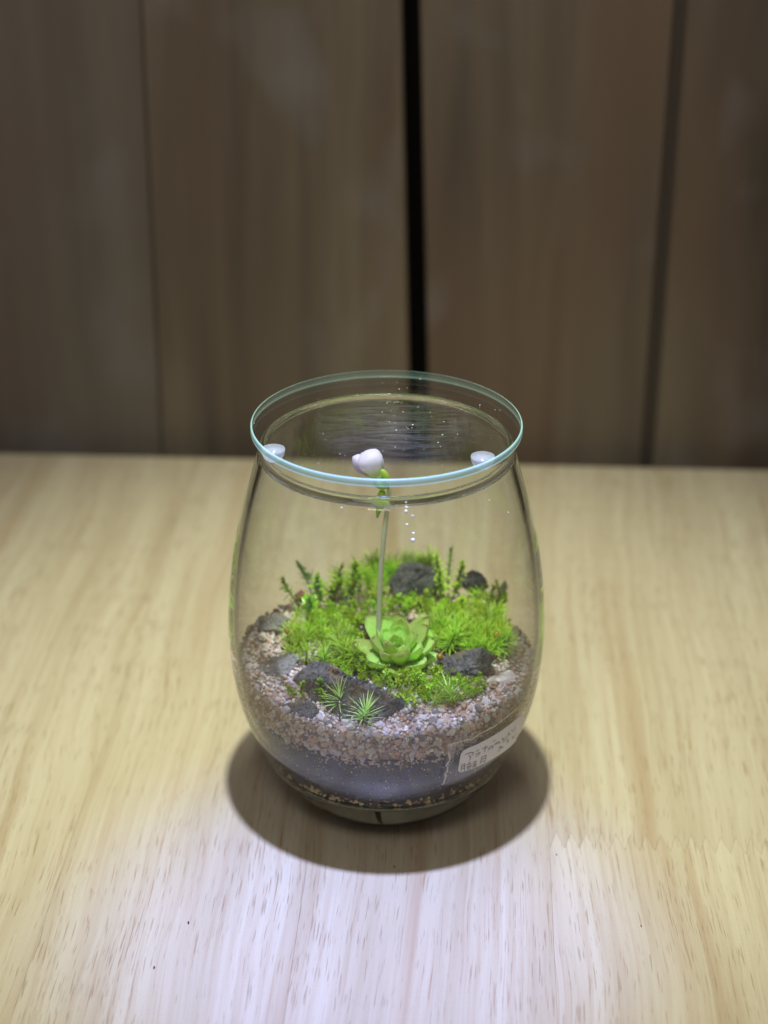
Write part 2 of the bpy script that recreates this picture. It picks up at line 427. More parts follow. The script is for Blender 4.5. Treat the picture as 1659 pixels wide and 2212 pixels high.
# ------------------------------------------------------------------ plank wall behind
YW = BACK + 14
wall = thing('plank_wall', 'dark stained wall of upright planks with a black gap between two of them', 'wall', (0, 0, 0), (0, 0, YAW))
def wp(px, py):
    d = RZ @ ray(px, py); c = RZ @ CAM; return c + d * ((YW - c.y) / d.y)
def plank(l0, l1, r0, r1, mat, name='plank', y0=0.0, th=16, lift=0):
    """edges given as photo x at the top (y=-40) and at the bottom (y=1010) of what shows"""
    def edge(x0, x1):
        a, b = wp(x0, -40), wp(x1, 1010); d = (b-a) / (a.z-b.z)
        top = a - d*(560-a.z); bot = b + d*(b.z+120)
        return (top.x, top.z), (bot.x, bot.z)
    (lt, lb), (rt, rb) = edge(l0, l1), edge(r0, r1)
    y = YW + y0; V = []; ch = 1.0
    quad = [lb, rb, rt, lt]; ins = [(lb[0]+ch, lb[1]+ch), (rb[0]-ch, rb[1]+ch), (rt[0]-ch, rt[1]-ch), (lt[0]+ch, lt[1]-ch)]
    V += [(x, y, z) for x, z in ins] + [(x, y+ch, z) for x, z in quad] + [(x, y+th, z) for x, z in quad]
    Fc = [(0, 1, 2, 3), (11, 10, 9, 8)]
    for i in range(4):
        j = (i+1) % 4; Fc += [(i, 4+i, 4+j, j), (4+i, 8+i, 8+j, 4+j)]
    return obj(name, mesh(name, V, Fc, mat), wall)
plank(-900, -700, -330, -250, M['wall'])
plank(-322, -242, 300, 350, M['wall_cool'])
plank(302, 352, 866, 887, M['wall'])
plank(906, 929, 1462, 1384, M['wall'])
plank(1488, 1410, 2060, 1930, M['wall'])
plank(2070, 1940, 2700, 2500, M['wall'])
plank(1440, 1360, 1510, 1432, M['groove'], 'groove_strip', 1.6, 8)
plank(280, 330, 325, 375, M['groove'], 'groove_strip', 1.2, 8)
plank(-1200, -1000, 3000, 2800, M['dark'], 'backing', 60, 10)

# ------------------------------------------------------------------ the glass jar
jar = thing('glass_jar', 'rounded clear glass jar holding the moss garden', 'jar')
ZB = 19.0
ZN = 119.4                                    # above this the wall thickens into the rim
outer = [(rout(z), z) for z in np.linspace(ZB, ZN, 70)]
inner = [(rin(z), z) for z in np.linspace(ZB, ZN, 70)][::-1]
V, Fc = lathe(outer + inner, 160, True)
obj('bowl', mesh('bowl', V, Fc, None, True, [M['glass'], M['glass_in']], [0]*(69*160) + [0]*160 + [1]*(69*160) + [0]*160), jar)
zz = np.linspace(ZN+.05, 120.6, 14)
thk = lambda z: WALLT + 0.5*((z-ZN)/(120.6-ZN))**1.2
ro, ri = rout(120.6), rout(120.6) - thk(120.6); rcx = (ro+ri)/2; hw = (ro-ri)/2
rimp = [(rout(z), z) for z in zz] + [(rcx + hw*math.cos(a), 120.6 + 1.7*math.sin(a)) for a in np.linspace(0, PI, 13)[1:-1]] + [(rout(z)-thk(z), z) for z in zz[::-1]]
V, Fc = lathe(rimp, 160, True)
obj('rim', mesh('rim', V, Fc, M['rim'], True), jar)
bp = [(0.001, .35), (15, .35), (17, .5)] + [(rout(z), z) for z in np.linspace(.8, ZB-.5, 24)] + [(rout(ZB)-.6, ZB-.1), (rout(ZB)-2.4, ZB-.4), (28, ZB-2.6), (18, ZB-4.2), (0.001, ZB-4.6)]
V, Fc = lathe(bp, 160)
obj('base', mesh('base', V, Fc, M['base'], True), jar)

# sticker, writing and tape on the outside of the bowl
def cp(x, y): return (953.9 + x*.1250, 1520.8 + y*.1250)       # a point of the enlarged detail -> photo pixel
def curve(pts, t):
    pts = np.array(pts, float); d = np.r_[0, np.cumsum(np.hypot(*np.diff(pts, axis=0).T))]; d /= d[-1]
    return np.interp(t, d, pts[:, 0]), np.interp(t, d, pts[:, 1])
top = [(322, 905), (332, 868), (352, 832), (385, 798), (470, 755), (600, 703), (780, 612), (1000, 482), (1200, 335), (1330, 228), (1378, 192), (1412, 184), (1430, 200)]
bot = [(285, 1135), (290, 1160), (306, 1178), (335, 1184), (450, 1150), (600, 1092), (760, 1016), (900, 940), (1060, 838), (1200, 730), (1290, 632), (1350, 540), (1395, 400)]
def sheet(name, top, bot, mat, off, nu=60, nv=14):
    V, Fc = [], []
    for i in range(nu+1):
        a, b = curve(top, i/nu), curve(bot, i/nu)
        for j in range(nv+1):
            t = j/nv; p = on_glass(*cp(a[0]*(1-t)+b[0]*t, a[1]*(1-t)+b[1]*t), off)
            if p is None: p = Vector(V[-1])
            V.append(p)
    for i in range(nu):
        for j in range(nv):
            k = i*(nv+1)+j; Fc.append((k, k+1, k+nv+2, k+nv+1))
    return mesh(name, V, Fc, mat, True)
sticker = obj('sticker', sheet('sticker', top, bot, M['paper'], .06), jar)
tag(sticker, 'white rounded paper sticker with handwritten Japanese')
strokes = [
 [(400,882),(430,866),(470,850),(515,838),(550,838),(552,858),(540,878),(515,898)], [(468,880),(490,905),(503,928),(497,950),(485,972)],
 [(592,822),(622,806),(652,790)], [(580,872),(625,852),(668,836),(655,866),(625,892),(580,911)],
 [(703,778),(750,757),(803,735)], [(764,718),(760,770),(733,838)],
 [(798,778),(840,750),(892,718),(890,745),(880,772),(862,782)], [(848,722),(834,768),(803,812)], [(893,636),(904,652)], [(918,622),(929,638)],
 [(965,645),(942,676),(918,702),(965,682),(1005,662)], [(985,640),(1000,660),(1012,684)],
 [(1043,602),(1076,590)], [(1048,624),(1082,608)], [(1050,662),(1085,640),(1108,605),(1116,560)],
 [(1158,478),(1156,530),(1132,588)], [(1157,530),(1176,528),(1192,516)],
 [(1214,438),(1226,482)], [(1272,382),(1266,440),(1238,482)],
 [(985,757),(1032,726),(1015,770),(968,832)], [(1015,752),(1045,752),(1078,738)],
 [(1118,638),(1166,614)], [(1124,667),(1166,645)],
 [(1226,548),(1224,602),(1260,560),(1297,498)],
 [(352,1045),(345,1110),(333,1178)], [(352,1047),(405,1030),(400,1100),(394,1166)], [(350,1082),(402,1066)], [(345,1118),(398,1106)],
 [(428,1052),(522,1020)], [(482,990),(470,1060)], [(438,1092),(532,1060)], [(452,1066),(446,1132),(492,1114),(500,1050)], [(448,1100),(495,1082)],
 [(540,1012),(602,984),(594,1020),(545,1036)], [(540,1054),(602,1040)], [(545,1082),(606,1052)], [(518,1094),(600,1076)],
 [(692,920),(682,985),(663,1058)], [(692,922),(772,884),(762,950),(744,1028)], [(690,958),(765,930)], [(681,1003),(755,976)]]
V, Fc = [], []
for st in strokes:
    n = max(4, len(st)*3); xs, ys = curve(st, np.linspace(0, 1, n))
    P = [on_glass(*cp(x, y), .13) for x, y in zip(xs, ys)]
    P = [p for p in P if p is not None]
    for i, p in enumerate(P):
        t = (P[min(i+1, len(P)-1)] - P[max(i-1, 0)]).normalized(); nn = Vector((p.x, p.y, 0)).normalized(); sd = t.cross(nn).normalized()
        w = .155 * (1 - .35*abs(2*i/(len(P)-1) - 1))
        V += [p - sd*w, p + sd*w]
        if i: k = len(V) - 4; Fc.append((k, k+1, k+3, k+2))
obj('handwriting', mesh('handwriting', V, Fc, M['ink']), sticker)
ttop = [(128, 702), (260, 668), (450, 618), (640, 528), (900, 398), (1120, 228), (1300, 82), (1420, -30)]
tbot = [(10, 1402), (160, 1392), (420, 1330), (700, 1236), (960, 1092), (1200, 900), (1340, 740), (1440, 560)]
tape = obj('clear_tape', sheet('clear_tape', ttop, tbot, M['film'], .03, 50, 12), jar)
V, Fc = [], []
def ribbon(pts, w, off, n=80, jag=0):
    xs, ys = curve(pts, np.linspace(0, 1, n))
    P = [on_glass(*cp(x + (random.uniform(-jag, jag) if jag else 0), y + (random.uniform(-jag, jag)*.5 if jag else 0)), off) for x, y in zip(xs, ys)]
    P = [p for p in P if p is not None]
    for i, p in enumerate(P):
        t = (P[min(i+1, len(P)-1)] - P[max(i-1, 0)]).normalized(); nn = Vector((p.x, p.y, 0)).normalized(); sd = t.cross(nn).normalized()
        ww = w * random.uniform(.45, 1.3)
        V.extend([p - sd*ww, p + sd*ww])
        if i: k = len(V) - 4; Fc.append((k, k+1, k+3, k+2))
ribbon([(128, 702), (260, 668), (450, 618), (520, 612), (640, 528), (820, 432), (900, 398), (1120, 228), (1300, 82)], .22, .08)
ribbon([(140, 840), (138, 980), (95, 1060), (100, 1120), (70, 1210), (88, 1260), (40, 1360), (15, 1395)], .26, .08, 34, 16)
obj('torn_edge', mesh('torn_edge', V, Fc, M['tape_edge']), tape)

# droplets on the glass
def blob(r, seed, sub=1, sq=(1, 1, 1)):
    import bmesh
    bm = bmesh.new(); bmesh.ops.create_icosphere(bm, subdivisions=sub, radius=r)
    rr = random.Random(seed); off = Vector((rr.random()*50, rr.random()*50, rr.random()*50))
    V = []
    for v in bm.verts:
        k = 1 + .28*noise.noise(v.co/r*1.3 + off); V.append((v.co.x*k*sq[0], v.co.y*k*sq[1], v.co.z*k*sq[2]))
    Fc = [tuple(x.index for x in f.verts) for f in bm.faces]; bm.free(); return V, Fc
for i, (px, py, r) in enumerate([(877, 1085, .35), (878, 1096, .42), (877, 1105, .48), (891, 1115, .52), (879, 1133, .5), (893, 1152, .55), (892, 1167, .62), (738, 1097, .3), (1057, 1081, .28), (1098, 1107, .28)]):
    p = on_glass(px, py, .05)
    if p is None: continue
    V, Fc = blob(r*random.uniform(.7, 1.05), i, 2, (1, .6, random.uniform(.75, 1.25))); obj('droplet', mesh('droplet', V, Fc, M['droplet'], True), jar, p)
V, Fc = [], []
for i in range(260):
    a = random.uniform(-PI*.98, -PI*.02); z = random.uniform(30, 118); r = rout(z) + .05; s = random.uniform(.05, .13)
    c = Vector((r*math.cos(a), r*math.sin(a), z)); k = len(V); t = Vector((-math.sin(a), math.cos(a), 0)); b = random.uniform(0, PI)
    u = t*math.cos(b) + Vector((0, 0, math.sin(b))); w = t*-math.sin(b) + Vector((0, 0, math.cos(b)))
    q = random.uniform(1, 2.4)
    V += [c-u*s*q-w*s, c+u*s*q-w*s, c+u*s*q+w*s, c-u*s*q+w*s]; Fc.append((k, k+1, k+2, k+3))
tag(obj('dust', mesh('dust', V, Fc, M['dust']), jar), kind='stuff')

# ------------------------------------------------------------------ the lid with its silicone feet
lid = thing('glass_cover', 'round clear glass lid with a pale blue edge on top of the jar', 'lid', (0, 0, 126.5))
LR, LT = 39.7, 2.3
pr = [(.001, 0), (20, 0), (LR-.5, 0), (LR-.12, .12), (LR, .5), (LR, LT-.5), (LR-.12, LT-.12), (LR-.5, LT), (20, LT), (.001, LT)]
V, Fc = lathe(pr, 160)
fm = []
for i in range(len(pr)-1): fm += [1 if 2 <= i <= 6 else 0] * 160
me = mesh('pane', V, Fc, None, False, [M['lid'], M['lid_edge']], fm)
for p in me.polygons: p.use_smooth = p.material_index == 1
obj('pane', me, lid)
hp = [(.001, 0), (3.4, 0), (3.42, -.5), (3.25, -1.5), (2.7, -2.7), (1.7, -3.6), (.7, -4.0), (.001, -4.05)]
V, Fc = lathe(hp, 40); fmesh = mesh('foot', V, Fc, M['silicone'], True)
for px, py in ((590, 969), (1043, 985)):
    p = on_z(px, py, 126.5); obj('foot', fmesh, lid, (p.x, p.y, -.02))
V, Fc = [], []
for i in range(90):
    a, r = random.uniform(0, 2*PI), 39*math.sqrt(random.random()); s = random.uniform(.03, .085); b = random.uniform(0, PI); k = len(V)
    if i > 60: r = abs(random.gauss(14, 14)); a = random.gauss(-.5, 1.1)
    if r > 39: continue
    c = Vector((r*math.cos(a), r*math.sin(a), LT+.03)); u = Vector((math.cos(b), math.sin(b), 0)); w = Vector((-u.y, u.x, 0)); q = random.uniform(1, 3)
    V += [c-u*s*q-w*s, c+u*s*q-w*s, c+u*s*q+w*s+Vector((0, 0, .1)), c-u*s*q+w*s]; Fc.append((k, k+1, k+2, k+3))
tag(obj('dust', mesh('lid_dust', V, Fc, M['dust']), lid), kind='stuff')

# ------------------------------------------------------------------ soil and sand
def hgt(x, y):
    r = math.hypot(x, y)
    return 47.6 + 4.6*math.exp(-(r/25)**2) + 2.6*max(0, -x/45) + 1.2*max(0, x/45) + .9*noise.noise(Vector((x*.09, y*.09, 3)))
SB = 39.2      # underside of the sand at the glass
soilp = [(.001, ZB-4), (20, ZB-3.6), (30, ZB-1.6), (rin(ZB)-.5, ZB+.5)] + [(rin(z)-.25, z) for z in np.linspace(ZB+1, SB+1.5, 14)] + [(.001, SB+2)]
V, Fc = lathe(soilp, 120)
V = [(x*(1+.006*noise.noise(Vector((x, y, z))*.7)), y*(1+.006*noise.noise(Vector((x, y, z))*.7)), z) for x, y, z in V]
soil = obj('soil', mesh('soil', V, Fc, M['soil'], True))
tag(soil, 'dark wet soil at the bottom of the jar below the sand', 'soil', kind='stuff')
# crumbs along the foot of the soil
def hull(seed, n=13, sq=(1, 1, 1)):
    import bmesh
    rr = random.Random(seed); bm = bmesh.new()
    for i in range(n):
        d = Vector((rr.gauss(0, 1), rr.gauss(0, 1), rr.gauss(0, 1))).normalized()*rr.uniform(.82, 1.05)
        bm.verts.new((d.x*sq[0], d.y*sq[1], d.z*sq[2]))
    r = bmesh.ops.convex_hull(bm, input=bm.verts)
    bmesh.ops.delete(bm, geom=[g for g in r['geom_interior'] if isinstance(g, bmesh.types.BMVert)], context='VERTS')
    bm.verts.index_update(); bmesh.ops.recalc_face_normals(bm, faces=bm.faces)
    V = np.array([v.co[:] for v in bm.verts]); Fc = np.array([[v.index for v in f.verts] for f in bm.faces]); bm.free(); return V, Fc
HULLS = [hull(100+i, 16, (1, .8 + .03*i, .62 + .045*i)) for i in range(8)]
def rotm():
    q = RNG.normal(size=4); q /= np.linalg.norm(q); w, x, y, z = q
    return np.array([[1-2*(y*y+z*z), 2*(x*y-z*w), 2*(x*z+y*w)], [2*(x*y+z*w), 1-2*(x*x+z*z), 2*(y*z-x*w)], [2*(x*z-y*w), 2*(y*z+x*w), 1-2*(x*x+y*y)]])
def many(name, items, mats, parent=None):
    """items: (position, size, material number): one joined mesh of small angular grains"""
    Vs, Fs, Ms, o = [], [], [], 0
    for p, s, m in items:
        hv, hf = HULLS[RNG.randint(8)]
        Vs.append(hv @ rotm().T * s + np.array(p)); Fs.append(hf + o); Ms += [m]*len(hf); o += len(hv)
    Va, Fa = np.concatenate(Vs)*MM, np.concatenate(Fs)
    me = bpy.data.meshes.new(name); me.vertices.add(len(Va)); me.vertices.foreach_set('co', Va.ravel())
    me.loops.add(Fa.size); me.loops.foreach_set('vertex_index', Fa.ravel().astype(np.int32))
    me.polygons.add(len(Fa)); me.polygons.foreach_set('loop_start', np.arange(0, Fa.size, 3, dtype=np.int32))
    me.polygons.foreach_set('material_index', np.array(Ms, np.int32))
    for m in mats: me.materials.append(m)
    me.update(calc_edges=True); me.validate()
    return tag(obj(name, me, parent), kind='stuff')
it = []
for i in range(520):
    a = random.uniform(0, 2*PI); z = ZB + abs(random.gauss(0, 1.3)) + .45 + 1.2*noise.noise(Vector((a*6, 0, 0))); r = rin(z) - .3
    it.append(((r*math.cos(a), r*math.sin(a), z), random.choice((random.uniform(.2, .6), random.uniform(.4, 1.15))), random.choice((0, 0, 0, 3))))
for i in range(420):
    a = random.uniform(-PI, 0); z = random.uniform(ZB+3, SB); r = rin(z) - .15
    it.append(((r*math.cos(a), r*math.sin(a), z), random.uniform(.1, .34), random.choice((0, 1, 2, 2, 2))))
for i in range(260):
    a = random.uniform(-PI, 0); z = SB + .6 - abs(random.gauss(0, 2.2)); r = rin(z) - .15
    it.append(((r*math.cos(a), r*math.sin(a), z), random.uniform(.12, .5), random.choice((1, 3, 0))))
many('crumbs', it, [M['crumb'], GM[3], M['soil'], plain('brown_crumb', (.20, .14, .07), .6, .4, 0, .4)], soil)

sand_v, sand_f = [], []
NR, NA = 26, 96
for i in range(NR+1):
    for k in range(NA):
        a = 2*PI*k/NA; rr_ = 1.0*i/NR; x, y = math.cos(a), math.sin(a)
        z = hgt(x*44*rr_, y*44*rr_) - .5; R = (rin(z) - .6)*max(rr_, .001)
        sand_v.append((x*R, y*R, z))
for i in range(NR):
    for k in range(NA):
        k2 = (k+1) % NA; sand_f.append((i*NA+k, i*NA+k2, (i+1)*NA+k2, (i+1)*NA+k))
b0 = len(sand_v)
for k in range(NA):
    a = 2*PI*k/NA; z = SB + .5*noise.noise(Vector((a*5, 1, 0))); sand_v.append(((rin(z)-.6)*math.cos(a), (rin(z)-.6)*math.sin(a), z))
for k in range(NA):
    k2 = (k+1) % NA; sand_f.append((NR*NA+k, NR*NA+k2, b0+k2, b0+k))
sand = obj('sand_bed', mesh('sand_bed', sand_v, sand_f, plain('sand_between', (.24, .175, .13), .6, .4, 0, .5, (1200, .0006)), True))
tag(sand, 'layer of coarse pink and lilac quartz sand in the jar', 'sand')
def grain_mat(): return int(RNG.choice(len(GM), p=GW))
big, small = [], []
def wallpt(a, z, s): r = rin(z) - s*.62 - .05; return (r*math.cos(a), r*math.sin(a), z)
# grains against the glass
for i in range(1700):
    a = random.uniform(-PI, PI); top_z = hgt(44*math.cos(a), 44*math.sin(a)) + .3; z = random.uniform(SB - .5 + 1.3*noise.noise(Vector((a*7, 2, 0))) + .8*noise.noise(Vector((a*23, 5, 0))), top_z); s = random.uniform(.45, 1.05)
    small.append((wallpt(a, z, s), s, grain_mat()))
for i in range(200):
    a = -PI/2 + random.gauss(0, .75); z = random.uniform(SB+1.0, hgt(44*math.cos(a), 44*math.sin(a)) + .2); s = random.choice((random.uniform(1.0, 1.6), random.uniform(1.3, 2.2)))
    big.append((wallpt(a, z, s), s, grain_mat()))
# grains over the top
for i in range(5200):
    a = random.uniform(-PI, PI); R = 44.5*math.sqrt(random.uniform(.1, 1)); x, y = R*math.cos(a), R*math.sin(a); s = random.uniform(.42, 1.0)
    z = hgt(x, y) - .1
    if R > rin(z) - s: continue
    small.append(((x, y, z), s, grain_mat()))
while len(big) < 300:
    a = random.uniform(-PI, PI) if random.random() < .45 else -PI/2 + random.gauss(0, .7)
    R = random.uniform(33, 44); x, y = R*math.cos(a), R*math.sin(a); z = hgt(x, y) + .2; s = random.uniform(.9, 1.8)
    if R > rin(z) - s - .1: continue
    big.append(((x, y, z), s, grain_mat()))
many('fine_sand', small, GM, sand)
gmesh = {}
for p, s, m in big:
    h = RNG.randint(8)
    if (h, m) not in gmesh: gmesh[(h, m)] = mesh('sand_grain', HULLS[h][0], [tuple(f) for f in HULLS[h][1]], GM[m])
    o = obj('sand_grain', gmesh[(h, m)], sand, p, (random.uniform(0, 6), random.uniform(0, 6), random.uniform(0, 6))); o.scale = (s, s, s)

# dark planting soil that shows between the moss
V, Fc = [], []
for i in range(23):
    for k in range(72):
        a = 2*PI*k/72; r = 31*i/22; x, y = r*math.cos(a), r*math.sin(a)*.86 + 3
        V.append((x, y, hgt(x, y) + 1.5*(1-(i/22)**3) - .9 + .7*noise.noise(Vector((x*.5, y*.5, 0)))))
for i in range(22):
    for k in range(72):
        k2 = (k+1) % 72; Fc.append((i*72+k, i*72+k2, (i+1)*72+k2, (i+1)*72+k))
tag(obj('planting_soil', mesh('planting_soil', V, Fc, M['soil'], True)), 'dark moist soil showing between the moss shoots', 'soil', kind='stuff')

# ------------------------------------------------------------------ stones
def stone(name, label, px, py, z, dims, mat, seed, rot=(0, 0, 0), planes=15, rough=.16, yshift=0, cat='stone', group=None):
    import bmesh
    rr = random.Random(seed)
    N = [Vector((rr.gauss(0, 1), rr.gauss(0, 1), rr.gauss(0, 1))).normalized() for _ in range(planes)]
    H = [rr.uniform(.62, .95) for _ in range(planes)]
    bm = bmesh.new(); bmesh.ops.create_icosphere(bm, subdivisions=5 if max(dims) > 4 else 4, radius=1)
    off = Vector((rr.random()*90, rr.random()*90, rr.random()*90)); V = []
    for v in bm.verts:
        d = v.co.normalized(); r = 1.15
        for n_, h_ in zip(N, H):
            c = d.dot(n_)
            if c > .05: r = min(r, h_/c)
        p = d*r
        r *= 1 + rough*noise.fractal(p*2.2 + off, .8, 2.1, 5) + rough*.35*noise.noise(p*11 + off)
        V.append((d.x*r*dims[0], d.y*r*dims[1], d.z*r*dims[2]))
    Fc = [tuple(x.index for x in f.verts) for f in bm.faces]; bm.free()
    p = on_z(px, py, z); p.y += yshift
    me = mesh(name, V, Fc, mat, max(dims) <= 4)
    return tag(obj(name, me, None, p, rot), label, cat, group or 'stones set among the moss')
R_ = math.radians
def ridge_stone():
    crest = [(630, 1466, 50), (650, 1449, 53.5), (678, 1430, 56.5), (712, 1436, 56.8), (735, 1452, 56.2), (760, 1466, 55.6), (795, 1476, 55), (828, 1491, 53.6), (852, 1508, 51.2), (866, 1522, 48.6)]
    foot = [(630, 1470), (645, 1492), (664, 1520), (698, 1540), (728, 1552), (760, 1560), (792, 1563), (822, 1560), (850, 1548), (866, 1530)]
    C = [on_z(c[0], c[1], c[2] + 2.6*math.sin(PI*i/9)) for i, c in enumerate(crest)]; Fp = [on_z(x, y, 48.2) for x, y in foot]
    n, m = 70, 34; V, Fc = [], []
    def at(L, t): f = t*(len(L)-1); i = min(int(f), len(L)-2); return L[i].lerp(L[i+1], f-i)
    for i in range(n+1):
        t = i/n; c, f = at(C, t), at(Fp, t); b = c + Vector((1.5, 7, -9)); mid = f.lerp(c, .55) + Vector((0, -1.6, 1.0)) + Vector((0, -.9, .6))*noise.noise(Vector((t*7, 0, 9)))
        path = [f + Vector((0, -.5, -3)), f, mid, c + Vector((0, -.3, -.2)), c + Vector((.2, .8, 0)), b]
        for j in range(m+1):
            p = at(path, j/m); e = math.sin(PI*t)**.3
            q = p*.16; d = noise.fractal(q, .75, 2.2, 6); rg = abs(noise.noise(p*.33 + Vector((4, 4, 4)))); w = noise.noise(p*1.3)
            V.append(p + Vector((.1, -.75, .55))*(d*1.35 + rg*1.8 - .5 + w*.45 + .22*noise.noise(p*3.1))*e)
    for i in range(n):
        for j in range(m):
            k = i*(m+1)+j; Fc.append((k, k+m+1, k+m+2, k+1))
    cc = sum(V, Vector())/len(V); V = [v - cc for v in V]
    tag(obj('stone', mesh('stone', V, Fc, M['rock_brown'], False), None, cc), 'long rusty grey slate with a peaked ridge behind the two pale star tufts', 'stone', 'stones set among the moss')
ridge_stone()
stone('stone', 'brown edged grey slate chunk just left of the upright sliver', 815, 1530, 49, (6, 4, 4.2), M['rock_brown'], 5, (0, R_(10), 0))
stone('stone', 'flat ridged grey slate between the right needle moss and the front star tuft', 1008, 1436, 52, (11.5, 4.5, 4.6), M['rock_dark'], 31, (R_(-15), R_(-6), R_(8)))
stone('stone', 'large black angular stone at the back behind the rosette', 888, 1258, 54.5, (8.6, 5, 7.2), M['rock_black'], 44, (0, R_(8), R_(10)))
stone('stone', 'small black stone standing alone at the back right rim', 1028, 1254, 55, (4.3, 3, 4.2), M['rock_black'], 51, (0, R_(10), 0))
stone('stone', 'dark pebble at the right rim beside the brown chip', 1077, 1302, 51.5, (2.2, 2.2, 2.2), M['rock_dark'], 61)
stone('stone', 'thin brown chip standing on edge at the right rim', 1086, 1274, 51.5, (1.2, 1.2, 3.0), M['rock_brown'], 65, (0, R_(12), 0))
stone('stone', 'pale grey slate half buried between rosette and right needle moss', 948, 1340, 54, (5.5, 3.5, 2.6), M['rock_dark'], 71)
stone('stone', 'narrow dark sliver standing upright in the front sand', 862, 1530, 49, (1.5, 1.2, 4.5), M['rock_black'], 81, (0, R_(6), 0))
stone('stone', 'grey rounded stone on the sand left of the left needle moss', 588, 1352, 51.5, (5.2, 3.4, 3.6), M['rock_grey'], 91)
stone('stone', 'brown grey flat slab by the glass at the left front', 598, 1443, 50, (7.2, 4.5, 3.4), M['rock_grey'], 95, (0, R_(-8), R_(20)))
stone('stone', 'grey block sunk in the sand below the leafy sprigs at front left', 652, 1540, 48.5, (6.5, 3.5, 4.2), M['rock_dark'], 99, (0, R_(12), R_(-25)))
stone('stone', 'small red brown stone at the left end of the back moss', 652, 1290, 53, (2.3, 1.8, 2.3), plain('red_brown_stone', (.12, .035, .02), .3, .5, 0, .4, (900, .0004)), 105)
stone('stone', 'pointed white quartz at the right front by the glass', 1093, 1468, 48.8, (2.2, 1.6, 3.0), GM[4], 111, (0, R_(35), 0), 9, .03)
stone('stone', 'milky white quartz lump leaning against the pointed one', 1076, 1474, 48.5, (3.2, 2, 1.9), GM[4], 113, (0, 0, 0), 9, .03)
stone('stone', 'big lilac oval quartz in the front sand face', 805, 1588, 47.0, (1.7, 1.2, 2.3), GM[0], 117, (0, R_(-14), 0), 10, .02)
stone('stone', 'single white round pebble at the left rim', 567, 1374, 51, (1.5, 1.4, 1.4), GM[4], 119, (0, 0, 0), 12, .02)
stone('stone', 'flat tan pebble lying in front of the front star tuft', 945, 1533, 48.8, (3.6, 2, 1.0), GM[3], 121, (0, 0, R_(6)), 12, .02)

# ------------------------------------------------------------------ moss
class LeafMesh:
    def __init__(s): s.V, s.F, s.A, s.MI, s.G = [], [], [], [], []
    def leaf(s, base, direc, length, width, droop, mi=0, seg=4, fold=.25, shape='lance', updir=Vector((0, 0, 1)), roll=0):
        d = direc.normalized(); side = d.cross(updir)
        if side.length < 1e-3: side = Vector((1, 0, 0))
        side.normalize(); nn = side.cross(d).normalized()
        if roll: side = side*math.cos(roll) + nn*math.sin(roll); nn = side.cross(d).normalized()
        k0 = len(s.V)
        for i in range(seg+1):
            t = i/seg
            w = width*((1-t)**.8*(.55+.9*t) if shape == 'lance' else math.sin(PI*min(1, .12+.88*t))**.75*(1 if t < 1 else 0))
            c = base + d*length*t*(1-.12*droop*t) - nn*length*droop*t*t
            s.V += [c - side*w + nn*w*fold, c, c + side*w + nn*w*fold]; s.A += [t, t*.8, t]
            if i:
                k = k0 + 3*i; s.F += [(k-3, k-2, k+1, k), (k-2, k-1, k+2, k+1)]; s.MI += [mi, mi]
    def stem(s, pts, r, mi=1, n=5):
        k0 = len(s.V); V, Fc = tube(pts, [r*(1-.4*i/len(pts)) for i in range(len(pts))], n, False)
        s.V += [Vector(v) for v in V]; s.A += [0]*len(V); s.F += [tuple(k0+x for x in f) for f in Fc]; s.MI += [mi]*len(Fc)
    def build(s, name, mats):
        me = mesh(name, s.V, s.F, None, True, mats, s.MI)
        at = me.attributes.new('along', 'FLOAT', 'POINT'); at.data.foreach_set('value', np.array(s.A, np.float32)); return me
def bent(h, lean, ang, n=6):
    return [Vector((math.cos(ang)*lean*h*t*t, math.sin(ang)*lean*h*t*t, h*t)) for t in np.linspace(0, 1, n)]
def at_pts(P, t):
    f = t*(len(P)-1); i = min(int(f), len(P)-2); return P[i].lerp(P[i+1], f-i), (P[i+1]-P[i]).normalized()
def needle_shoot(seed, h=6, n=34, L=4.4, w=.24, mat='needle', lo=.25):
    rr = random.Random(seed); lm = LeafMesh(); P = bent(h, rr.uniform(.05, .35), rr.uniform(0, 6.28)); lm.stem(P, .22)
    for i in range(n):
        t = lo + (1-lo)*i/(n-1); b, d = at_pts(P, t); a = i*2.399 + rr.uniform(-.25, .25); el = .15 + 1.15*((t-lo)/(1-lo))**1.6 + rr.uniform(-.18, .18)
        dd = Vector((math.cos(a)*math.cos(el), math.sin(a)*math.cos(el), math.sin(el)))
        lm.leaf(b, dd, L*rr.uniform(.75, 1.1)*(1-.25*max(0, el-1)), w*rr.uniform(.8, 1.2), rr.uniform(.0, .28), shape='lance', fold=.35)
    return lm.build('moss_shoot', [M[mat], M['stem']])
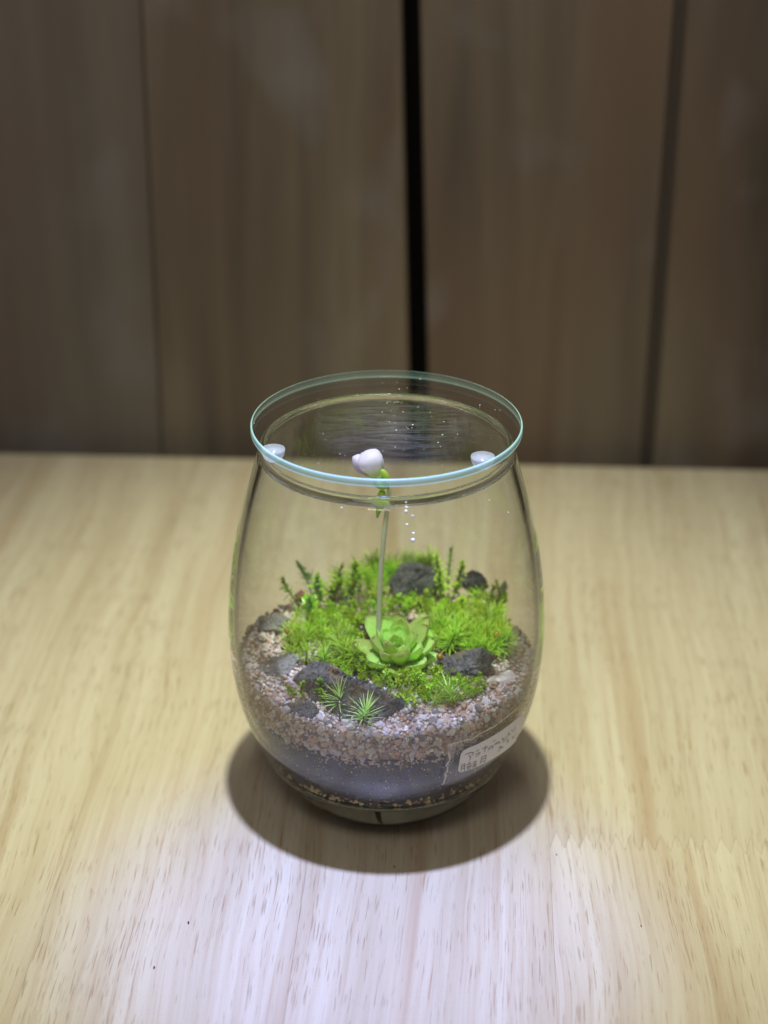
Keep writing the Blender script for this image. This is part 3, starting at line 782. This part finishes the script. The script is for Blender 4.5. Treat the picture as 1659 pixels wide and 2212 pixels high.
def feather_shoot(seed, h=5.5, mat='feather'):
    rr = random.Random(seed); lm = LeafMesh(); P = bent(h, rr.uniform(.4, 1.1), rr.uniform(0, 6.28)); lm.stem(P, .16)
    def dress(Q, n, L):
        for i in range(n):
            t = .08 + .92*i/(n-1); b, d = at_pts(Q, t); a = i*2.399 + rr.uniform(-.4, .4)
            u = d.orthogonal().normalized(); v = d.cross(u)
            dd = (u*math.cos(a) + v*math.sin(a))*rr.uniform(.8, 1.0) + d*rr.uniform(.45, .9)
            lm.leaf(b, dd, L*rr.uniform(.7, 1.15)*(1.05-.35*t), .30*L/1.5*rr.uniform(.8, 1.2), rr.uniform(.1, .5), seg=3, fold=.4, updir=d)
    dress(P, 26, 1.75)
    for k in range(rr.randint(2, 4)):
        b, d = at_pts(P, rr.uniform(.25, .85)); a = rr.uniform(0, 6.28); dv = (Vector((math.cos(a), math.sin(a), rr.uniform(.1, .8)))).normalized()*rr.uniform(1.6, 3.0)
        Q = [b + dv*t - Vector((0, 0, .35*t*t)) for t in np.linspace(0, 1, 4)]; lm.stem(Q, .11); dress(Q, 14, 1.35)
    return lm.build('moss_shoot', [M[mat], M['stem']])
def leafy_shoot(seed, h=8, L=2.7, n=20, mat='leafy'):
    rr = random.Random(seed); lm = LeafMesh(); P = bent(h, rr.uniform(.05, .4), rr.uniform(0, 6.28)); lm.stem(P, .26)
    for i in range(n):
        t = .25 + .75*i/(n-1); b, d = at_pts(P, t); a = i*2.399 + rr.uniform(-.3, .3); el = .1 + 1.1*max(0, t-.5)*2*.9 + rr.uniform(-.2, .2)
        dd = Vector((math.cos(a)*math.cos(el), math.sin(a)*math.cos(el), math.sin(el)))
        lm.leaf(b, dd, L*rr.uniform(.7, 1.1)*(1-.3*(t > .9)), .52*L/2.7*rr.uniform(.8, 1.2), rr.uniform(-.05, .3), seg=5, fold=.3, shape='ovate')
    return lm.build('moss_shoot', [M[mat], M['stem']])
NEED = [needle_shoot(i, random.uniform(5, 7.5), 48, 5.5, .20) for i in range(5)]
FEAT = [feather_shoot(20+i, random.uniform(3.5, 5.5)) for i in range(7)]
LEAFY = [leafy_shoot(40+i, random.uniform(8, 11), 3.4, 24) for i in range(5)]
STAR = [needle_shoot(60+i, 3.8, 46, 7.0, .30, 'pale', .3) for i in range(3)]
def clump(label, pts, kinds, scale=(.8, 1.2), zoff=-.6, group='moss clumps in the jar', name='moss_clump', tilt=.35):
    """pts: places in the photograph where a shoot is rooted"""
    P = [on_z(px, py, 51) for px, py in pts]
    P = [on_z(px, py, hgt(p.x, p.y) + .8) for (px, py), p in zip(pts, P)]
    c = sum(P, Vector())/len(P); t = thing(name, label, 'moss', c, group=group)
    for p in P:
        m = random.choice(kinds); s = random.uniform(*scale)
        o = obj('moss_shoot', m, t, p - c + Vector((0, 0, zoff)), (random.gauss(0, tilt), random.gauss(0, tilt), random.uniform(0, 6.28))); o.scale = (s, s, s)
    return t
def fill(poly, n, seed, mind=9):
    rr = random.Random(seed); xs = [p[0] for p in poly]; ys = [p[1] for p in poly]; out = []
    def inside(x, y):
        c = False
        for i in range(len(poly)):
            (x0, y0), (x1, y1) = poly[i-1], poly[i]
            if (y0 > y) != (y1 > y) and x < (x1-x0)*(y-y0)/(y1-y0)+x0: c = not c
        return c
    for _ in range(6000):
        if len(out) >= n: break
        x, y = rr.uniform(min(xs), max(xs)), rr.uniform(min(ys), max(ys))
        if inside(x, y) and all(math.hypot(x-a, (y-b)*1.7) > mind for a, b in out): out.append((x, y))
    return out
left = clump('bright needle moss clump at the left above the long slate', fill([(625, 1350), (690, 1330), (760, 1375), (775, 1430), (730, 1450), (655, 1442), (620, 1400)], 34, 1, 15), NEED, (.75, 1.1))
right = clump('bright dense needle moss cushion right of the rosette', fill([(945, 1350), (1010, 1335), (1075, 1355), (1105, 1395), (1085, 1430), (1020, 1420), (955, 1415), (935, 1390)], 54, 2, 11.5), NEED, (.85, 1.2), .2)
clump('soft pale needle moss behind the large black stone', fill([(745, 1268), (830, 1255), (925, 1245), (935, 1262), (850, 1275), (760, 1285)], 34, 3, 11), NEED, (.95, 1.4), .5)
clump('glossy feathery moss wrapped round the left and front of the rosette', fill([(700, 1360), (770, 1335), (785, 1400), (830, 1455), (905, 1465), (935, 1440), (1000, 1480), (960, 1505), (900, 1530), (860, 1520), (830, 1490), (770, 1475), (715, 1450)], 100, 4, 12), FEAT, (.7, 1.15))
clump('feathery moss strip trailing right in front of the flat slate', fill([(940, 1460), (1000, 1462), (1050, 1475), (1045, 1500), (985, 1512), (930, 1510)], 34, 5, 10), FEAT, (.6, .95))
clump('feathery moss patch between the rosette and the large black stone', fill([(690, 1320), (760, 1305), (880, 1302), (985, 1310), (985, 1335), (930, 1330), (870, 1318), (780, 1340), (700, 1355)], 58, 6, 11.5), FEAT, (.8, 1.2))
clump('dark leafy moss sprigs standing at the back left edge', [(676, 1300), (692, 1310), (706, 1296), (722, 1302), (737, 1290), (715, 1282), (660, 1322), (690, 1335), (740, 1312), (755, 1300)], [leafy_shoot(140+i, random.uniform(11, 13.5), 3.4, 26) for i in range(3)], (.9, 1.15), 0, tilt=.36)
tall = clump('tall bright leafy moss sprig right of the large black stone', [(962, 1298), (968, 1290), (956, 1306), (975, 1303)], [leafy_shoot(90+i, 13.5, 2.3, 38, 'needle') for i in range(2)], (.85, 1.25), 0, tilt=.24)
clump('yellow green leafy moss at the right back below the lone black stone', fill([(985, 1305), (1030, 1290), (1080, 1300), (1085, 1325), (1020, 1330), (985, 1325)], 16, 8, 14), [leafy_shoot(95+i, 5.5, 2.3, 18, 'feather') for i in range(3)], (.9, 1.25))
clump('leafy green moss sprigs at the foot of the large black stone', [(866, 1310), (884, 1306), (900, 1310), (918, 1308), (935, 1303), (912, 1318)], [leafy_shoot(100+i, 5, 2.2, 18, 'needle') for i in range(3)], (.8, 1.15))
clump('slim leafy sprig leaning out at the right rim', [(1068, 1312), (1080, 1310)], [leafy_shoot(110, 8, 1.8, 26, 'leafy')], (.9, 1.1), 0, tilt=.6)
clump('dark leafy sprigs in front of the left end of the long slate', [(640, 1500), (650, 1512), (700, 1515), (712, 1530), (690, 1508)], LEAFY, (.42, .6), 0)
for lab, px, py, s, rx in (('pale star shaped moss tuft, rear one of two before the long slate', 733, 1534, 1.0, -.15), ('pale star shaped moss tuft, front one of two before the long slate', 783, 1566, 1.0, .2), ('bright star shaped moss tuft at the front right before the flat slate', 982, 1522, .95, .1)):
    clump(lab, [(px, py)], STAR, (s, s*1.1), .2, 'star shaped moss tufts', 'moss_tuft', .25)
clump('tiny pale moss tuft on the tan pebble below the front moss', [(938, 1528)], STAR, (.42, .46), .3, 'star shaped moss tufts', 'moss_tuft', .3)
clump('small bright moss tuft between the tan pebble and the front star tuft', [(950, 1515)], STAR, (.45, .55), .3, 'star shaped moss tufts', 'moss_tuft', .3)
# spore capsules on short stalks
def capsule(parent, px, py, z, r):
    p = on_z(px, py, z); V, Fc = blob(r, 3, 2); q = p - parent.location/MM
    obj('spore_capsule', mesh('spore_capsule', V, Fc, M['capsule'], True), parent, q)
    V, Fc = tube([q + Vector((0, 0, -5)), q + Vector((.2, 0, -2)), q], [.12, .1, .1], 6); obj('capsule_stalk', mesh('capsule_stalk', V, Fc, M['stem']), parent)
capsule(right, 950, 1419, 56, 1.2); capsule(right, 1073, 1372, 57, 1.2); capsule(left, 620, 1363, 56, 1.0); capsule(left, 764, 1262, 57, 1.0)

# ------------------------------------------------------------------ the fleshy rosette with its flower
rc_ = on_z(858, 1424, 51.0)
plant = thing('rosette_plant', 'fleshy light green leaf rosette with one tall lavender flower', 'plant', rc_)
def fleshy(length, width, thick, elev, curl, seed):
    rr = random.Random(seed); V, Fc, A, G_ = [], [], [], []; NU, NV = 12, 8
    def pt(u, v, side):
        w = width*1.10*(.18 + .82*u**.75)*(max(0, 1-u**3.0))**.66 + .02
        ang = elev + curl*u                                  # rises more steeply towards the tip
        x = 0; z = 0; n = 6
        for k in range(n):
            a = elev + curl*u*(k+.5)/n; x += length*u/n*math.cos(a); z += length*u/n*math.sin(a)
        nx, nz = -math.sin(ang), math.cos(ang)
        th = thick*(1-v*v)**.5*(1-.55*u)*(.35 + .65*(1-u**6)) + .02
        cup = .30*width*abs(v)**1.6*math.sin(PI*min(1, u*.95))**.5 + .12*width*noise.noise(Vector((u*3, v*2, seed)))
        o = cup + side*th*(.25 if side > 0 else 1.0)
        return Vector((x + nx*o, v*w, z + nz*o))
    for side in (1, -1):
        k0 = len(V)
        for i in range(NU+1):
            for j in range(NV+1):
                u, v = i/NU, -1 + 2*j/NV; V.append(pt(u, v, side)); A.append(u)
                G_.append(min(1, max(abs(v)**7*(.25+u), max(0, u-.86)/.14)))
        for i in range(NU):
            for j in range(NV):
                k = k0 + i*(NV+1)+j; f = (k, k+NV+1, k+NV+2, k+1); Fc.append(f if side > 0 else f[::-1])
    me = mesh('leaf', V, Fc, M['rosette'], True)
    import bmesh
    at = me.attributes.new('along', 'FLOAT', 'POINT'); at.data.foreach_set('value', np.array(A, np.float32))
    at = me.attributes.new('margin', 'FLOAT', 'POINT'); at.data.foreach_set('value', np.array(G_, np.float32))
    return me
tiers = [(6, 15.4, 5.0, 2.2, -.04, .28, -.28, -.8), (8, 15.6, 5.1, 2.6, .38, .42, 0.05, .2), (7, 13.8, 4.9, 2.6, .72, .40, .42, .6), (5, 11.0, 4.0, 2.3, 1.0, .30, .15, .8), (4, 8.0, 2.7, 1.7, 1.2, .2, .6, 1.0), (3, 5.6, 1.5, 1.1, 1.32, .1, .2, 1.2)]
tilt_m = Matrix.Rotation(R_(17), 3, 'X')
tiers.append((1, 19.5, 6.2, 2.2, -.22, .25, -PI/2 + .05, -1.6))
for ti, (n, L, w, th, el, cu, ph, z) in enumerate(tiers):
    for k in range(n):
        me = fleshy(L*random.uniform(.88, 1.08), w*random.uniform(.9, 1.08), th, el + random.uniform(-.08, .08), cu + random.uniform(-.1, .15), ti*20+k)
        a = 2*PI*(k/n) + ph + random.uniform(-.12, .12)
        m = tilt_m @ Matrix.Rotation(a, 3, 'Z')
        o = obj('leaf', me, plant, tilt_m @ (Vector((math.cos(a)*.5, math.sin(a)*.5, z))), m.to_euler())
fy = -1.0
S0 = on_y(818, 1400, rc_.y + 1); ST = on_y(840, 1070, fy)
stp = [S0.lerp(ST, t) + Vector((-.9*math.sin(PI*t), 0, 0)) - rc_ for t in np.linspace(0, 1, 14)]
neck = [on_y(841, 1056, fy) - rc_, on_y(838, 1044, fy) - rc_, on_y(831, 1040, fy) - rc_]
V, Fc = tube(stp + neck, list(np.linspace(.82, .72, 14)) + [.7, .7, .6], 12)
obj('flower_stalk', mesh('flower_stalk', V, Fc, M['stalk'], True), plant)
def ell(name, px, py, y, r, sq, mat, rot=(0, 0, 0), parent=None, seed=1, wob=.08):
    import bmesh
    bm = bmesh.new(); bmesh.ops.create_icosphere(bm, subdivisions=4, radius=1); V = []
    for v in bm.verts:
        k = r*(1 + wob*noise.noise(v.co*1.6 + Vector((seed, seed, 0)))); V.append((v.co.x*k*sq[0], v.co.y*k*sq[1], v.co.z*k*sq[2]))
    Fc = [tuple(x.index for x in f.verts) for f in bm.faces]; bm.free()
    return obj(name, mesh(name, V, Fc, mat, True), parent or plant, on_y(px, py, y) - rc_, rot)
ell('petal', 779, 1003, fy + 1.2, 2.8, (.8, .8, 1.2), M['petal_side'], (0, R_(-30), 0), seed=5)
ell('petal', 818, 999, fy + 1.2, 2.1, (.75, .7, 1.3), M['petal_side'], (0, R_(-10), 0), seed=8)
A0, A1 = on_y(827, 1049, fy) - rc_, on_y(789, 976, fy + .6) - rc_
ax = (A1 - A0); prof = [(0, 1.5), (.12, 2.0), (.28, 2.15), (.42, 2.35), (.52, 2.8), (.62, 3.5), (.72, 3.95), (.82, 3.9), (.9, 3.35), (.96, 2.3), (1.0, .3)]
P = [A0 + ax*t for t, _ in prof]; V, Fc = tube(P, [q[1] for q in prof], 36)
V = [Vector(v) + (Vector(v) - (A0 + ax*max(0, min(1, (Vector(v)-A0).dot(ax)/ax.length_squared))))*(.10*noise.noise(Vector(v)*.45)) for v in V]
me = mesh('corolla', V, Fc, None, True, [M['corolla']]); at_ = me.attributes.new('along', 'FLOAT', 'POINT')
at_.data.foreach_set('value', np.array([prof[i // 36][0] for i in range(len(V))], np.float32))
obj('corolla', me, plant)
ell('calyx', 824, 1043, fy - .2, 2.5, (1.05, .95, .75), M['calyx'], (0, R_(20), 0), seed=3)
ell('sepal', 832, 1027, fy - 2.2, 1.7, (.62, .5, 1.3), M['calyx'], (0, R_(-28), 0), seed=6)
ell('sepal', 790, 1018, fy + 1.0, 1.8, (.55, .4, 1.2), M['fl_tube'], (0, R_(-35), 0), seed=7)
B0, B1 = on_y(826, 1062, fy + .3) - rc_, on_y(815, 1118, fy + 1.0) - rc_
V, Fc = tube([B0.lerp(B1, t) for t in np.linspace(0, 1, 8)], [.9, 1.3, 1.6, 1.75, 1.6, .9, .6, .3], 12)
obj('spur', mesh('spur', V, Fc, M['calyx'], True), plant)

# ------------------------------------------------------------------ crumbs lying on the table
for lab, px, py, r in (('tiny dark crumb on the table left of the bright patch', 407, 1993, .42), ('tiny dark crumb cluster nearest the lower left of the table', 333, 2090, .42), ('tiny dark crumb on the table by the finger joint', 1202, 1846, .3), ('tiny black crumb in the front edge of the jar shadow', 852, 1872, .36), ('tiny dark crumb at the lower right of the table', 1385, 2000, .3)):
    V, Fc = blob(r, px, 2, (.6, 1.5, .4)); p = on_z(px, py, r*.4)
    tag(obj('dirt_crumb', mesh('dirt_crumb', V, Fc, M['soil']), None, p), lab, 'crumb', 'dark crumbs on the table')
